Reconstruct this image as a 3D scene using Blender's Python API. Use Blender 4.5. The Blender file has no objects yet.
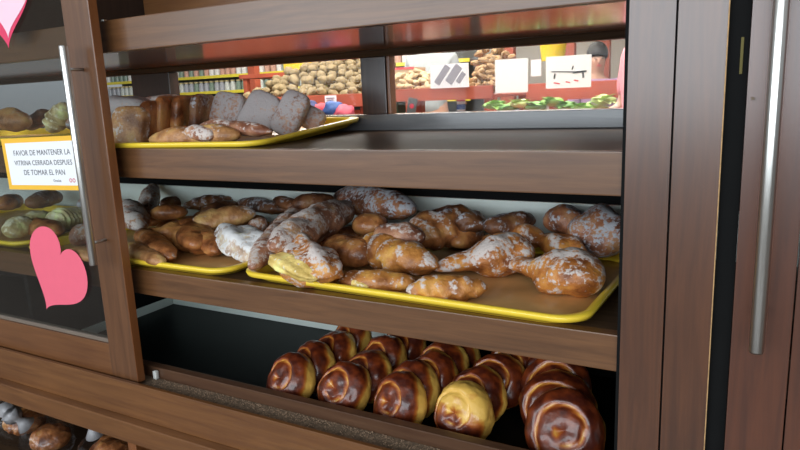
import bpy, bmesh, math, random
from mathutils import Vector, Matrix, Euler, noise
S = bpy.context.scene
C = S.collection
PI = math.pi
R = math.radians

# ------------------------------------------------------------------ camera
F = 648.0
Xw = Vector((1180, 82, -648)).normalized()          # world axes written in camera terms (right, down, forward)
Zw = -Vector((135, 3175, 648)).normalized()
Yw = Zw.cross(Xw).normalized(); Xw = Yw.cross(Zw).normalized()
CAM = Vector((0, -0.95, 0))
cd = bpy.data.cameras.new('camera'); cam = bpy.data.objects.new('camera', cd); C.objects.link(cam)
right = Vector((Xw[0], Yw[0], Zw[0])); down = Vector((Xw[1], Yw[1], Zw[1])); fwd = Vector((Xw[2], Yw[2], Zw[2]))
M = Matrix((right, -down, -fwd)).transposed().to_4x4(); M.translation = CAM
cam.matrix_world = M
cd.sensor_width = 36; cd.lens = 36 * F / 800; cd.clip_start = 0.02; cd.clip_end = 100
S.camera = cam

# ------------------------------------------------------------------ world, lights, exposure
S.view_settings.view_transform = 'Standard'; S.view_settings.look = 'None'
S.view_settings.gamma = 1; S.view_settings.use_curve_mapping = False
S.view_settings.exposure = 0.30
w = bpy.data.worlds.new('world'); S.world = w; w.use_nodes = True
nt = w.node_tree; nt.nodes.clear()
out = nt.nodes.new('ShaderNodeOutputWorld'); bg = nt.nodes.new('ShaderNodeBackground')
tc = nt.nodes.new('ShaderNodeTexCoord'); sx = nt.nodes.new('ShaderNodeSeparateXYZ'); rp = nt.nodes.new('ShaderNodeValToRGB')
mp = nt.nodes.new('ShaderNodeMapRange'); mp.inputs[1].default_value = -1; mp.inputs[2].default_value = 1
nt.links.new(tc.outputs['Generated'], sx.inputs[0]); nt.links.new(sx.outputs[2], mp.inputs[0]); nt.links.new(mp.outputs[0], rp.inputs[0])
el = rp.color_ramp.elements
el[0].position = 0.0; el[0].color = (.10, .08, .06, 1)
el[1].position = 1.0; el[1].color = (.85, .92, 1.0, 1)
for p, c in ((.36, (.13, .11, .09, 1)), (.47, (.42, .42, .42, 1)), (.54, (.80, .88, .96, 1)), (.70, (1.0, 1.0, 1.0, 1))):
    e = el.new(p); e.color = c
bg.inputs[1].default_value = .36
nt.links.new(rp.outputs[0], bg.inputs[0]); nt.links.new(bg.outputs[0], out.inputs[0])

def area(name, loc, size, power, col, rot=(0, 0, 0)):
    l = bpy.data.lights.new(name, 'AREA'); l.shape = 'RECTANGLE'; l.size, l.size_y = size; l.energy = power; l.color = col
    o = bpy.data.objects.new(name, l); C.objects.link(o); o.location = loc; o.rotation_euler = rot
    return o
area('added_front_daylight', (-1.1, -3.72, .60), (7.0, 1.75), 180, (.84, .93, 1.0), (R(90), 0, 0))  # unseen source added behind the camera, sized for the reflections in the wood
area('added_fill_over_vegetables', (-1.1, 1.75, 1.48), (2.4, .5), 70, (1.0, .98, .93), (R(-25), 0, 0))  # fill light added to brighten the white signs, no fixture here
area('added_light_over_produce', (-2.6, 3.0, 1.48), (4.5, 1.2), 120, (1.0, .98, .92))  # area light added to brighten the shop behind the back window
area('added_light_far_aisle', (-4.0, 5.0, 1.48), (5.0, .8), 75, (1.0, .97, .90))  # area light added to brighten the far shelves

def ray(px, py):
    v = Vector((px - 400, py - 225, F)); return Vector((v.dot(Xw), v.dot(Yw), v.dot(Zw)))
def onY(px, py, y): r = ray(px, py); return CAM + r * ((y - CAM.y) / r.y)
def onZ(px, py, z): r = ray(px, py); return CAM + r * ((z - CAM.z) / r.z)
def mpp(p): return (Vector(p) - CAM).dot(fwd) / F       # metres per pixel at a point

# ------------------------------------------------------------------ object helpers
def tag(o, label=None, cat=None, group=None, kind=None):
    if label: o['label'] = label
    if cat: o['category'] = cat
    if group: o['group'] = group
    if kind: o['kind'] = kind
    return o
def empty(name, loc=(0, 0, 0), rot=(0, 0, 0)):
    o = bpy.data.objects.new(name, None); C.objects.link(o); o.location = loc; o.rotation_euler = rot
    o.empty_display_size = .05; return o
def link(name, me, mat=None, parent=None, loc=None, rot=None):
    o = bpy.data.objects.new(name, me); C.objects.link(o)
    if mat and not me.materials: me.materials.append(mat)
    if parent: o.parent = parent
    if loc is not None: o.location = loc
    if rot is not None: o.rotation_euler = rot
    return o
def copy_tree(o, parent=None):
    c = o.copy(); C.objects.link(c)
    if parent: c.parent = parent
    for ch in list(o.children): copy_tree(ch, c)
    return c
def place(o, loc, rot):
    o.location = loc; o.rotation_euler = rot; return o
class MB:
    def __init__(s): s.bm = bmesh.new()
    def box(s, a, b, bev=.0015):
        t = bmesh.new(); bmesh.ops.create_cube(t, size=1)
        ce = [(a[i] + b[i]) / 2 for i in range(3)]; sz = [abs(b[i] - a[i]) for i in range(3)]
        for v in t.verts: v.co = Vector((ce[0] + v.co.x * sz[0], ce[1] + v.co.y * sz[1], ce[2] + v.co.z * sz[2]))
        if bev: bmesh.ops.bevel(t, geom=t.edges[:], offset=min(bev, min(sz) * .45), segments=2, affect='EDGES', profile=.7)
        me = bpy.data.meshes.new('t'); t.to_mesh(me); s.bm.from_mesh(me); bpy.data.meshes.remove(me); t.free(); return s
    def tube(s, pts, r, seg=12, cap=True):
        pts = [Vector(p) for p in pts]; rs = r if isinstance(r, (list, tuple)) else [r] * len(pts); rings = []
        for i, p in enumerate(pts):
            d = (pts[min(i + 1, len(pts) - 1)] - pts[max(i - 1, 0)]).normalized()
            u = d.orthogonal().normalized() if i == 0 else (pu - d * pu.dot(d)).normalized()
            pu = u; v = d.cross(u)
            rings.append([s.bm.verts.new(p + (u * math.cos(k * 2 * PI / seg) + v * math.sin(k * 2 * PI / seg)) * rs[i]) for k in range(seg)])
        for a, b in zip(rings, rings[1:]):
            for k in range(seg): s.bm.faces.new((a[k], a[(k + 1) % seg], b[(k + 1) % seg], b[k]))
        if cap: s.bm.faces.new(rings[0][::-1]); s.bm.faces.new(rings[-1])
        return s
    def prism(s, poly, o, ux, uy, n, th):
        o, ux, uy, n = Vector(o), Vector(ux), Vector(uy), Vector(n)
        f = [s.bm.verts.new(o + ux * x + uy * y) for x, y in poly]; b = [s.bm.verts.new(o + ux * x + uy * y - n * th) for x, y in poly]
        s.bm.faces.new(f); s.bm.faces.new(b[::-1]); m = len(f)
        for k in range(m): s.bm.faces.new((f[k], b[k], b[(k + 1) % m], f[(k + 1) % m]))
        return s
    def build(s, name, mat, parent=None, smooth=False, loc=None, rot=None):
        bmesh.ops.recalc_face_normals(s.bm, faces=s.bm.faces[:])
        me = bpy.data.meshes.new(name); s.bm.to_mesh(me); s.bm.free()
        if smooth:
            for p in me.polygons: p.use_smooth = True
        return link(name, me, mat, parent, loc, rot)

# ------------------------------------------------------------------ materials
def nmat(name):
    m = bpy.data.materials.new(name); m.use_nodes = True; n = m.node_tree
    b = n.nodes['Principled BSDF']; return m, n, b
def plain(name, col, rough=.6, metal=0, var=.06, scale=30, bump=0, coat=0, **k):
    m, n, b = nmat(name)
    t = n.nodes.new('ShaderNodeTexCoord'); z = n.nodes.new('ShaderNodeTexNoise'); z.inputs['Scale'].default_value = scale; z.inputs['Detail'].default_value = 4
    n.links.new(t.outputs['Object'], z.inputs[0])
    mx = n.nodes.new('ShaderNodeMix'); mx.data_type = 'RGBA'
    mx.inputs[6].default_value = tuple(max(0, c * (1 - var * 2)) for c in col) + (1,); mx.inputs[7].default_value = tuple(min(1, c * (1 + var * 2)) for c in col) + (1,)
    n.links.new(z.outputs[0], mx.inputs[0]); n.links.new(mx.outputs[2], b.inputs['Base Color'])
    b.inputs['Roughness'].default_value = rough; b.inputs['Metallic'].default_value = metal; b.inputs['Specular IOR Level'].default_value = k.get('spec', .5)
    if coat: b.inputs['Coat Weight'].default_value = coat; b.inputs['Coat Roughness'].default_value = .1
    if bump:
        bp = n.nodes.new('ShaderNodeBump'); bp.inputs['Strength'].default_value = bump; bp.inputs['Distance'].default_value = .003
        n.links.new(z.outputs[0], bp.inputs['Height']); n.links.new(bp.outputs[0], b.inputs['Normal'])
    return m
def wood(name, c1, c2, axis='X', rough=.38, coat=.35, coatr=.25, seed=0.0, blot=.5):
    m, n, b = nmat(name)
    t = n.nodes.new('ShaderNodeTexCoord'); mapn = n.nodes.new('ShaderNodeMapping')
    sc = {'X': (2.6, 46, 46), 'Z': (46, 46, 2.6), 'Y': (34, 2.2, 34)}[axis]
    mapn.inputs['Scale'].default_value = sc; mapn.inputs['Location'].default_value = (seed, seed * 2, seed * .7)
    n.links.new(t.outputs['Object'], mapn.inputs[0])
    z = n.nodes.new('ShaderNodeTexNoise'); z.inputs['Scale'].default_value = 1.6; z.inputs['Detail'].default_value = 7; z.inputs['Roughness'].default_value = .62; z.inputs['Distortion'].default_value = .6
    n.links.new(mapn.outputs[0], z.inputs[0])
    z2 = n.nodes.new('ShaderNodeTexNoise'); z2.inputs['Scale'].default_value = 7; z2.inputs['Detail'].default_value = 3
    n.links.new(t.outputs['Object'], z2.inputs[0])
    r = n.nodes.new('ShaderNodeValToRGB'); r.color_ramp.elements[0].position = .3; r.color_ramp.elements[1].position = .72
    r.color_ramp.elements[0].color = tuple(c2) + (1,); r.color_ramp.elements[1].color = tuple(c1) + (1,)
    n.links.new(z.outputs[0], r.inputs[0])
    mx = n.nodes.new('ShaderNodeMix'); mx.data_type = 'RGBA'; mx.blend_type = 'MULTIPLY'; mx.inputs[0].default_value = blot
    r2 = n.nodes.new('ShaderNodeValToRGB'); r2.color_ramp.elements[0].color = (.6, .58, .55, 1); r2.color_ramp.elements[1].color = (1.15, 1.15, 1.15, 1)
    n.links.new(z2.outputs[0], r2.inputs[0]); n.links.new(r.outputs[0], mx.inputs[6]); n.links.new(r2.outputs[0], mx.inputs[7]); n.links.new(mx.outputs[2], b.inputs['Base Color'])
    b.inputs['Roughness'].default_value = rough; b.inputs['Coat Weight'].default_value = coat; b.inputs['Coat Roughness'].default_value = coatr
    bp = n.nodes.new('ShaderNodeBump'); bp.inputs['Strength'].default_value = .08; bp.inputs['Distance'].default_value = .001
    n.links.new(z.outputs[0], bp.inputs['Height']); n.links.new(bp.outputs[0], b.inputs['Normal'])
    return m
def bread_mat(name, c1, c2, sugar, bias=0.0, spread=.9, rough=.42, sr=.8, speck=130, coat=0, drk=None):
    """crust c1..c2, sugar dusting where the vertex attribute 'sug' and a fine noise agree"""
    m, n, b = nmat(name); N = n.nodes.new; L = n.links.new
    t = N('ShaderNodeTexCoord'); oi = N('ShaderNodeObjectInfo'); va = N('ShaderNodeVectorMath'); va.operation = 'ADD'
    sc = N('ShaderNodeMath'); sc.operation = 'MULTIPLY'; sc.inputs[1].default_value = 9
    L(oi.outputs['Random'], sc.inputs[0]); L(t.outputs['Object'], va.inputs[0]); L(sc.outputs[0], va.inputs[1])
    z1 = N('ShaderNodeTexNoise'); z1.inputs['Scale'].default_value = 22; z1.inputs['Detail'].default_value = 4; L(va.outputs[0], z1.inputs[0])
    r1 = N('ShaderNodeValToRGB'); r1.color_ramp.elements[0].position = .36; r1.color_ramp.elements[1].position = .52; e3 = r1.color_ramp.elements.new(.66); e3.color = (min(1, c1[0] * 1.35), min(1, c1[1] * 1.75), min(1, c1[2] * 1.7), 1)
    r1.color_ramp.elements[0].color = tuple(v * .7 for v in c2) + (1,); r1.color_ramp.elements[1].color = tuple(c1) + (1,); L(z1.outputs[0], r1.inputs[0])
    z2 = N('ShaderNodeTexNoise'); z2.inputs['Scale'].default_value = speck; z2.inputs['Detail'].default_value = 3; z2.inputs['Roughness'].default_value = .6; L(va.outputs[0], z2.inputs[0])
    z3 = N('ShaderNodeTexNoise'); z3.inputs['Scale'].default_value = 26; z3.inputs['Detail'].default_value = 3; L(va.outputs[0], z3.inputs[0])
    at = N('ShaderNodeAttribute'); at.attribute_name = 'sug'
    m1 = N('ShaderNodeMath'); m1.operation = 'MULTIPLY_ADD'; m1.inputs[1].default_value = spread * 2.6; L(z2.outputs[0], m1.inputs[0]); L(at.outputs['Fac'], m1.inputs[2])
    m2 = N('ShaderNodeMath'); m2.operation = 'MULTIPLY_ADD'; m2.inputs[1].default_value = spread * 2.0; L(z3.outputs[0], m2.inputs[0]); L(m1.outputs[0], m2.inputs[2])
    m3 = N('ShaderNodeMapRange'); m3.inputs[1].default_value = .44 + spread * 2.3 - bias; m3.inputs[2].default_value = .80 + spread * 2.3 - bias; L(m2.outputs[0], m3.inputs[0])
    mx = N('ShaderNodeMix'); mx.data_type = 'RGBA'; L(m3.outputs[0], mx.inputs[0]); L(r1.outputs[0], mx.inputs[6]); mx.inputs[7].default_value = tuple(sugar) + (1,)
    L(mx.outputs[2], b.inputs['Base Color'])
    mr = N('ShaderNodeMapRange'); mr.inputs[3].default_value = rough; mr.inputs[4].default_value = sr; L(m3.outputs[0], mr.inputs[0]); L(mr.outputs[0], b.inputs['Roughness'])
    bp = N('ShaderNodeBump'); bp.inputs['Strength'].default_value = .8; bp.inputs['Distance'].default_value = .003
    L(z2.outputs[0], bp.inputs['Height']); L(bp.outputs[0], b.inputs['Normal'])
    if coat: b.inputs['Coat Weight'].default_value = coat; b.inputs['Coat Roughness'].default_value = .12
    return m
def bun_mat():
    m, n, b = nmat('glazed_bun'); N = n.nodes.new; L = n.links.new
    t = N('ShaderNodeTexCoord'); oi = N('ShaderNodeObjectInfo'); va = N('ShaderNodeVectorMath'); va.operation = 'ADD'
    sc = N('ShaderNodeMath'); sc.operation = 'MULTIPLY'; sc.inputs[1].default_value = 9
    L(oi.outputs['Random'], sc.inputs[0]); L(t.outputs['Object'], va.inputs[0]); L(sc.outputs[0], va.inputs[1])
    z = N('ShaderNodeTexNoise'); z.inputs['Scale'].default_value = 45; z.inputs['Detail'].default_value = 6; L(va.outputs[0], z.inputs[0])
    zb = N('ShaderNodeTexNoise'); zb.inputs['Scale'].default_value = 110; zb.inputs['Detail'].default_value = 2; L(va.outputs[0], zb.inputs[0])
    at = N('ShaderNodeAttribute'); at.attribute_name = 'sug'
    ma = N('ShaderNodeMath'); ma.operation = 'MULTIPLY_ADD'; ma.inputs[1].default_value = .9; L(z.outputs[0], ma.inputs[0]); L(at.outputs['Fac'], ma.inputs[2])
    r = N('ShaderNodeValToRGB'); e = r.color_ramp.elements
    e[0].position = .30; e[0].color = (.84, .50, .10, 1); e[1].position = 1.0; e[1].color = (.065, .010, .004, 1)
    for p, c in ((.45, (.58, .25, .04)), (.62, (.42, .115, .016)), (.82, (.21, .036, .007))): k = e.new(p); k.color = c + (1,)
    mr = N('ShaderNodeMapRange'); mr.inputs[1].default_value = .12; mr.inputs[2].default_value = 1.5; L(ma.outputs[0], mr.inputs[0]); L(mr.outputs[0], r.inputs[0]); L(r.outputs[0], b.inputs['Base Color'])
    b.inputs['Roughness'].default_value = .4; b.inputs['Coat Weight'].default_value = .4; b.inputs['Coat Roughness'].default_value = .1
    bp = N('ShaderNodeBump'); bp.inputs['Strength'].default_value = .6; bp.inputs['Distance'].default_value = .002
    L(zb.outputs[0], bp.inputs['Height']); L(bp.outputs[0], b.inputs['Normal']); return m
def glass_mat(name, tint=(.96, .98, .97), fac=.06, rough=.02):
    m, n, b = nmat(name); N = n.nodes.new; L = n.links.new; n.nodes.remove(b)
    o = n.nodes['Material Output']; tr = N('ShaderNodeBsdfTransparent'); tr.inputs[0].default_value = tint + (1,)
    g = N('ShaderNodeBsdfGlossy'); g.inputs['Roughness'].default_value = rough
    ge = N('ShaderNodeNewGeometry'); dt = N('ShaderNodeVectorMath'); dt.operation = 'DOT_PRODUCT'; L(ge.outputs['Normal'], dt.inputs[0]); L(ge.outputs['Incoming'], dt.inputs[1])
    ab = N('ShaderNodeMath'); ab.operation = 'ABSOLUTE'; L(dt.outputs['Value'], ab.inputs[0])
    iv = N('ShaderNodeMath'); iv.operation = 'SUBTRACT'; iv.inputs[0].default_value = 1; L(ab.outputs[0], iv.inputs[1])
    pw = N('ShaderNodeMath'); pw.operation = 'POWER'; pw.inputs[1].default_value = 5; L(iv.outputs[0], pw.inputs[0])
    ad = N('ShaderNodeMath'); ad.operation = 'MULTIPLY_ADD'; ad.inputs[1].default_value = 1 - fac; ad.inputs[2].default_value = fac; L(pw.outputs[0], ad.inputs[0])
    mx = N('ShaderNodeMixShader'); L(ad.outputs[0], mx.inputs[0]); L(tr.outputs[0], mx.inputs[1]); L(g.outputs[0], mx.inputs[2]); L(mx.outputs[0], o.inputs[0]); return m
def emit(name, col, s):
    m, n, b = nmat(name); b.inputs['Emission Color'].default_value = col + (1,); b.inputs['Emission Strength'].default_value = s; b.inputs['Base Color'].default_value = (.8, .8, .8, 1); return m

W_x = wood('walnut_brown_wood_lengthwise', (.190, .082, .030), (.095, .038, .013), 'X', coat=.45, coatr=.25)
W_fas = wood('warm_brown_plinth_wood', (.215, .088, .026), (.120, .043, .012), 'X', seed=3, rough=.42, coat=.2)
W_z = wood('walnut_brown_wood_upright', (.125, .040, .012), (.060, .018, .005), 'Z', rough=.4, coat=1.0, coatr=.22)
W_z2 = wood('reddish_brown_door_wood', (.130, .035, .011), (.07, .018, .006), 'Z', seed=5, rough=.4, coat=1.0, coatr=.22, blot=.7)
W_door = wood('sliding_door_wood', (.175, .072, .028), (.095, .036, .013), 'Z', seed=8, coat=.6)
W_doorx = wood('sliding_door_rail_wood', (.20, .080, .027), (.12, .043, .014), 'X', seed=9)
W_edge = wood('orange_brown_edge_wood', (.28, .10, .030), (.19, .062, .018), 'Z', seed=2)
W_dark = wood('dark_stained_interior_wood', (.085, .050, .028), (.045, .026, .015), 'X', rough=.3, coat=.0, coatr=.06, blot=.2)
W_dark.node_tree.nodes['Principled BSDF'].inputs['Specular IOR Level'].default_value = .012
W_darkz = wood('dark_stained_post_wood', (.055, .028, .020), (.030, .015, .011), 'Z', rough=.3)
W_pale = plain('bare_chipped_wood', (.50, .30, .13), .8, var=.35, scale=90)
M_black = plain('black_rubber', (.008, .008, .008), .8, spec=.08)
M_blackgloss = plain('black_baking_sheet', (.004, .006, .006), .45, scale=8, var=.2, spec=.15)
M_white = plain('off_white_back_panel', (.78, .84, .78), .25, var=.03)
M_steel = plain('brushed_steel', (.62, .61, .58), .28, metal=1, var=.02)
M_yellow = plain('yellow_tray_plastic', (.95, .66, .05), .28, var=.04, coat=.3)
M_traywood = plain('brown_tray_bottom', (.60, .34, .13), .30, var=.3, scale=9)
M_pink = plain('pink_paper', (.84, .13, .20), .75, var=.02)
M_palepink = plain('pale_pink_paper', (.95, .62, .72), .6, var=.02)
M_deep = plain('deep_pink_paper', (.75, .04, .12), .6, var=.02)
M_paper = plain('white_paper', (.86, .86, .88), .7, var=.01)
M_ink = plain('black_ink', (.05, .05, .06), .7)
M_red_ink = plain('red_ink', (.6, .05, .08), .7)
M_orange = plain('orange_yellow_border', (.90, .50, .04), .7, var=.02)
M_glass = glass_mat('door_glass', (.90, .93, .93), .09)
M_crumb = plain('crumbs', (.33, .22, .14), .9, var=.4, scale=200)
M_bun = bun_mat()

# ------------------------------------------------------------------ the setting
def struct(name, a, b, mat, bev=0): return tag(MB().box(a, b, bev).build(name, mat), kind='structure')
struct('floor', (-9, -4.5, -1.27), (5, 8, -1.22), plain('shop_floor_tile', (.17, .14, .12), .35, var=.12, scale=2))
M_wf = plain('shopfront_wall_paint', (.45, .42, .38), .8)
for a_, b_ in (((-9, -3.68, -1.22), (-4.6, -3.6, 1.55)), ((2.4, -3.68, -1.22), (5, -3.6, 1.55)), ((-4.6, -3.68, -1.22), (2.4, -3.6, -.28)), ((-4.6, -3.68, 1.46), (2.4, -3.6, 1.55))):
    struct('unseen_wall_front', a_, b_, M_wf)  # unseen shopfront, its opening shaped for what the wood reflects
for xm_ in (-2.4, .05):
    struct('unseen_window_bar', (xm_ - .03, -3.67, -.28), (xm_ + .03, -3.61, 1.46), plain('dark_window_frame', (.06, .06, .06), .4))  # unseen bars added to give the reflected window some structure
struct('ceiling', (-9, .62, 1.55), (3, 8, 1.62), plain('ceiling_paint', (.8, .79, .75), .8))
struct('wall_back', (-9, 7.6, -1.22), (3, 7.7, 1.55), plain('cream_wall_paint', (.80, .76, .66), .8, var=.05, scale=2))
struct('wall_right', (1.7, .62, -1.22), (1.8, 7.6, 1.55), plain('beige_wall_paint', (.75, .70, .62), .8))

# ------------------------------------------------------------------ the display case
XL, XR = -3.2, .75
case = tag(empty('display_case', (-.7, .25, -1.22)), 'dark walnut wooden bakery display case with shelves and sliding doors', 'display case')
def part(name, mat, *boxes, parent=None, bev=.002):
    mb = MB()
    for a, b in boxes: mb.box(a, b, bev)
    p = parent or case
    o = mb.build(name, mat, p)
    o.location = -Vector((-.7, .25, -1.22)); return o
YB = .53
part('shelf', W_x, ((XL, 0, -.158), (XR, .022, -.094)))                       # shelf lippings and their boards
part('shelf_board', W_dark, ((XL, .0225, -.150), (XR, YB + .03, -.0945)))
part('shelf', W_x, ((XL, 0, -.426), (XR, .022, -.368)))
part('shelf_board', W_dark, ((XL, .0225, -.420), (XR, YB + .03, -.3685)))
part('shelf', W_x, ((XL, 0, .110), (XR, .022, .175)))
part('shelf_board', wood('reddened_underside_wood', (.40, .085, .025), (.26, .05, .015), 'X', rough=.22, coat=1, coatr=.10, blot=.3), ((XL, .0225, .1105), (XR, YB + .03, .170)))  # base colour reddened to carry the red reflection under this shelf
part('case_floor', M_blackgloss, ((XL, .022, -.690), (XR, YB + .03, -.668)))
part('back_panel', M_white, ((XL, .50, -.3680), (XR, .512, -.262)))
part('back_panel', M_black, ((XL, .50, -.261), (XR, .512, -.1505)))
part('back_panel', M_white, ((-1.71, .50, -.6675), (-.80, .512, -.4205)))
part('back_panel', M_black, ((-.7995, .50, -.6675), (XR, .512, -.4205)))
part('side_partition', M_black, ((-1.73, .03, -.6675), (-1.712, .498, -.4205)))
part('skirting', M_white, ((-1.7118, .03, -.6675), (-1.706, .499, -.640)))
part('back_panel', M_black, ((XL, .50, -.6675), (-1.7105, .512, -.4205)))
part('back_panel', wood('orange_brown_back_wood', (.36, .15, .05), (.24, .09, .03), 'X', seed=4), ((-1.72, YB, .1755), (XR, YB + .03, .70)))
part('top_board', W_x, ((XL, 0, .62), (XR, YB + .03, .70)))
part('upper_divider', W_darkz, ((-1.80, .05, .1755), (-1.725, YB + .02, .62)))
part('handle_hook', M_steel, ((-1.50, .20, .176), (-1.49, .21, .215)))
# back window frame
part('window_rail', W_dark, ((XL, YB, .094), (XR, YB + .04, .1100)))
part('window_sill', wood('grey_worn_sill_wood', (.12, .115, .115), (.08, .078, .08), 'X', rough=.25, coat=1, coatr=.15), ((XL, YB - .012, -.0940), (XR, YB + .05, -.053)))
for a, b in ((-1.82, -1.645), (-.932, -.858), (-.14, .0)):
    part('window_mullion', W_darkz, ((a, YB + .001, -.0525), (b, YB + .04, .0935)))
part('window_bead', W_edge, ((-.857, YB + .006, -.0525), (-.848, YB + .036, .0935)))
gp = part('window_glass', glass_mat('clear_back_glass', (.99, .99, .99), .008), ((-1.644, YB + .018, -.0525), (-.933, YB + .022, .0935)), ((-.847, YB + .018, -.0525), (-.141, YB + .022, .0935)), bev=0)
# sill rail, crumb ledge, fascia
part('door_track', W_dark.copy() if False else wood('brown_track_wood', (.13, .065, .035), (.08, .036, .02), 'X', rough=.3), ((XL, 0, -.690), (XR, .021, -.602)))
part('crumb_ledge', plain('worn_dark_ledge', (.16, .11, .07), .7, var=.5, scale=120), ((XL, -.058, -.700), (XR, -.0005, -.628)))
part('plinth_fascia', W_fas, ((XL, -.068, -.700), (XR, -.0585, -.614)))
part('plinth_moulding', W_fas, ((XL, -.088, -.752), (XR, -.03, -.7005)), bev=.004)
part('base_divider', W_edge, ((-1.315, -.02, -1.21), (-1.285, .45, -.7525)))
part('base_divider', W_edge, ((.2, -.02, -1.21), (.23, .45, -.7525)))
part('base_back', W_dark, ((XL, .46, -1.21), (XR, .48, -.7525)))
part('base_board', W_dark, ((XL, -.03, -1.215), (XR, .48, -1.18)))
part('base_shelf', W_dark, ((XL, -.02, -1.14), (XR, .455, -1.12)))
# right stiles
part('stile', W_z, ((-.1645, -.012, -.623), (-.1063, .02 - .021, .66)), bev=.001)
part('edge_seal', M_black, ((-.1692, -.010, -.600), (-.1647, -.001, .62)), bev=0)
part('stile', W_z, ((-.1030, -.020, -.623), (-.0450, -.001, .66)), bev=.001)
part('edge_seal', M_black, ((-.1061, -.006, -.623), (-.1032, -.001, .66)), bev=0)
part('chipped_edge', W_pale, ((-.0454, -.0203, -.62), (-.0442, -.012, .66)), bev=0)
part('edge_seal', M_black, ((-.0440, -.012, -.623), (-.0205, -.001, .66)), bev=0)
part('brass_catch', plain('dull_brass', (.12, .10, .04), .6, metal=1), ((-.030, -.0135, .005), (-.0265, -.0121, .050)))
# doors
def handle(parent, x, y, z0, z1, ydoor, s0, s1):
    mb = MB().tube([(x, y, z0), (x, y, z0 + .002), (x, y, z1 - .002), (x, y, z1)], [.0078, .0085, .0085, .0078], 20)
    for s in (s0, s1): mb.tube([(x, y, s), (x, ydoor, s)], .0035, 10)
    o = mb.build('door_handle', M_steel, parent, True); return o
# left glazed door: frame mesh with glass and handle as its parts
d = MB()
d.box((-1.292, -.05, -.622), (-1.207, -.030, .66), .0015)
frame = d.build('sliding_door', W_door, case); frame.location = -Vector((-.7, .25, -1.22)); frame['label'] = 'glazed sliding door with hearts and a note'
MB().box((-2.40, -.05, -.622), (-2.315, -.030, .66), .0015).build('door_stile', W_door, frame)
MB().box((-2.3145, -.0495, -.622), (-1.2925, -.030, -.540), .0015).build('door_rail', W_doorx, frame)
MB().box((-2.3145, -.0495, .60), (-1.2925, -.030, .66), .0015).build('door_rail', W_doorx, frame)
MB().box((-1.2068, -.0495, -.621), (-1.2055, -.0305, .659), .0).build('door_edge', W_edge, frame)
MB().box((-2.3145, -.046, -.5395), (-1.2925, -.032, -.530), .001).build('glazing_bead', plain('grey_glazing_bead', (.18, .14, .11), .4), frame)
MB().box((-2.3145, -.042, -.5295), (-1.2925, -.037, .5995), 0).build('glass_pane', M_glass, frame)
handle(frame, -1.250, -.088, -.338, .122, -.0500, -.29, .075)
# right solid door
d = MB().box((.0500, -.026, -.623), (.66, -.001, .66), .001)
dr = d.build('sliding_door', W_z2, case); MB().box((-.0195, -.030, -.623), (.0480, -.001, .66), .0015).build('door_stile', W_z2, dr); dr.location = -Vector((-.7, .25, -1.22)); dr['label'] = 'solid reddish brown door with a long steel bar handle'
handle(dr, .010, -.078, -.335, .122, -.030, -.29, .085)
for (x, z) in ((.036, .062), (-.0125, -.025)):
    MB().tube([(x, -.0301, z), (x, -.033, z)], .0022, 10).build('screw_head', plain('worn_brass_screw', (.14, .09, .05), .5), dr)

# ------------------------------------------------------------------ paper on the glass door
def heart(name, tip, notch, y, mat, label, th=.0006, wide=1.0):
    t = Vector((tip[0], 0, tip[1])); nn = Vector((notch[0], 0, notch[1]))
    up = (nn - t); L = up.length; up.normalize(); side = Vector((0, -1, 0)).cross(up)
    pts = []
    for k in range(72):
        a = 2 * PI * k / 72
        x = 16 * math.sin(a) ** 3; yy = 13 * math.cos(a) - 3.6 * math.cos(2 * a) - 2 * math.cos(3 * a) - math.cos(4 * a)
        pts.append((x * L / 22 * wide, (yy + 17) * L / 22))
    t.y = y
    o = MB().prism(pts, (0, 0, 0), side, up, (0, -1, 0), th).build(name, mat, loc=t)
    return tag(o, label, 'paper heart')
heart('paper_heart', (-1.530, -.498), (-1.440, -.352), -.0430, M_pink, 'pink paper heart taped low on the glass door below the white note', wide=.88)
heart('paper_heart', (-1.505, .148), (-1.49, .30), -.0440, M_palepink, 'pale pink paper heart at the top left of the glass door', wide=.85)
heart('paper_heart', (-1.510, .125), (-1.515, .29), -.0430, M_deep, 'deep pink paper heart showing as a rim behind the pale one', wide=.95)
note = tag(empty('notice_card', (-1.455, -.0431, -.128)), 'white notice card with orange border and black capitals on the glass door', 'notice')
zr = R(2.5)
def ncard(name, wd, ht, y, mat): return MB().box((-wd / 2, y - .0003, -ht / 2), (wd / 2, y, ht / 2), 0).build(name, mat, note)
ncard('border', .300, .122, 0, M_orange); ncard('paper_face', .272, .100, -.0004, M_paper)
def text(body, size, loc, mat, parent, rot=(R(90), 0, 0), name='lettering', align='CENTER', ext=.0001):
    cu = bpy.data.curves.new('t', 'FONT'); cu.body = body; cu.size = size; cu.align_x = align; cu.extrude = ext; cu.space_character = 1.05
    o = bpy.data.objects.new('t', cu); C.objects.link(o); bpy.context.view_layer.update()
    me = bpy.data.meshes.new_from_object(o.evaluated_get(bpy.context.evaluated_depsgraph_get())); bpy.data.objects.remove(o)
    return link(name, me, mat, parent, loc, rot)
text('FAVOR DE MANTENER LA', .0178, (0, -.0009, .020), M_ink, note)
text('VITRINA CERRADA DESPUES', .0165, (0, -.0009, -.003), M_ink, note)
text('DE TOMAR EL PAN', .0178, (0, -.0009, -.026), M_ink, note)
text('Gracias', .009, (.045, -.0009, -.042), M_ink, note)
text('\u2665\u2665' if False else 'oo', .020, (.100, -.0009, -.043), M_red_ink, note)
note.rotation_euler = (0, R(-1.5), 0); note.location = (-1.448, -.0431, -.126)

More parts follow.
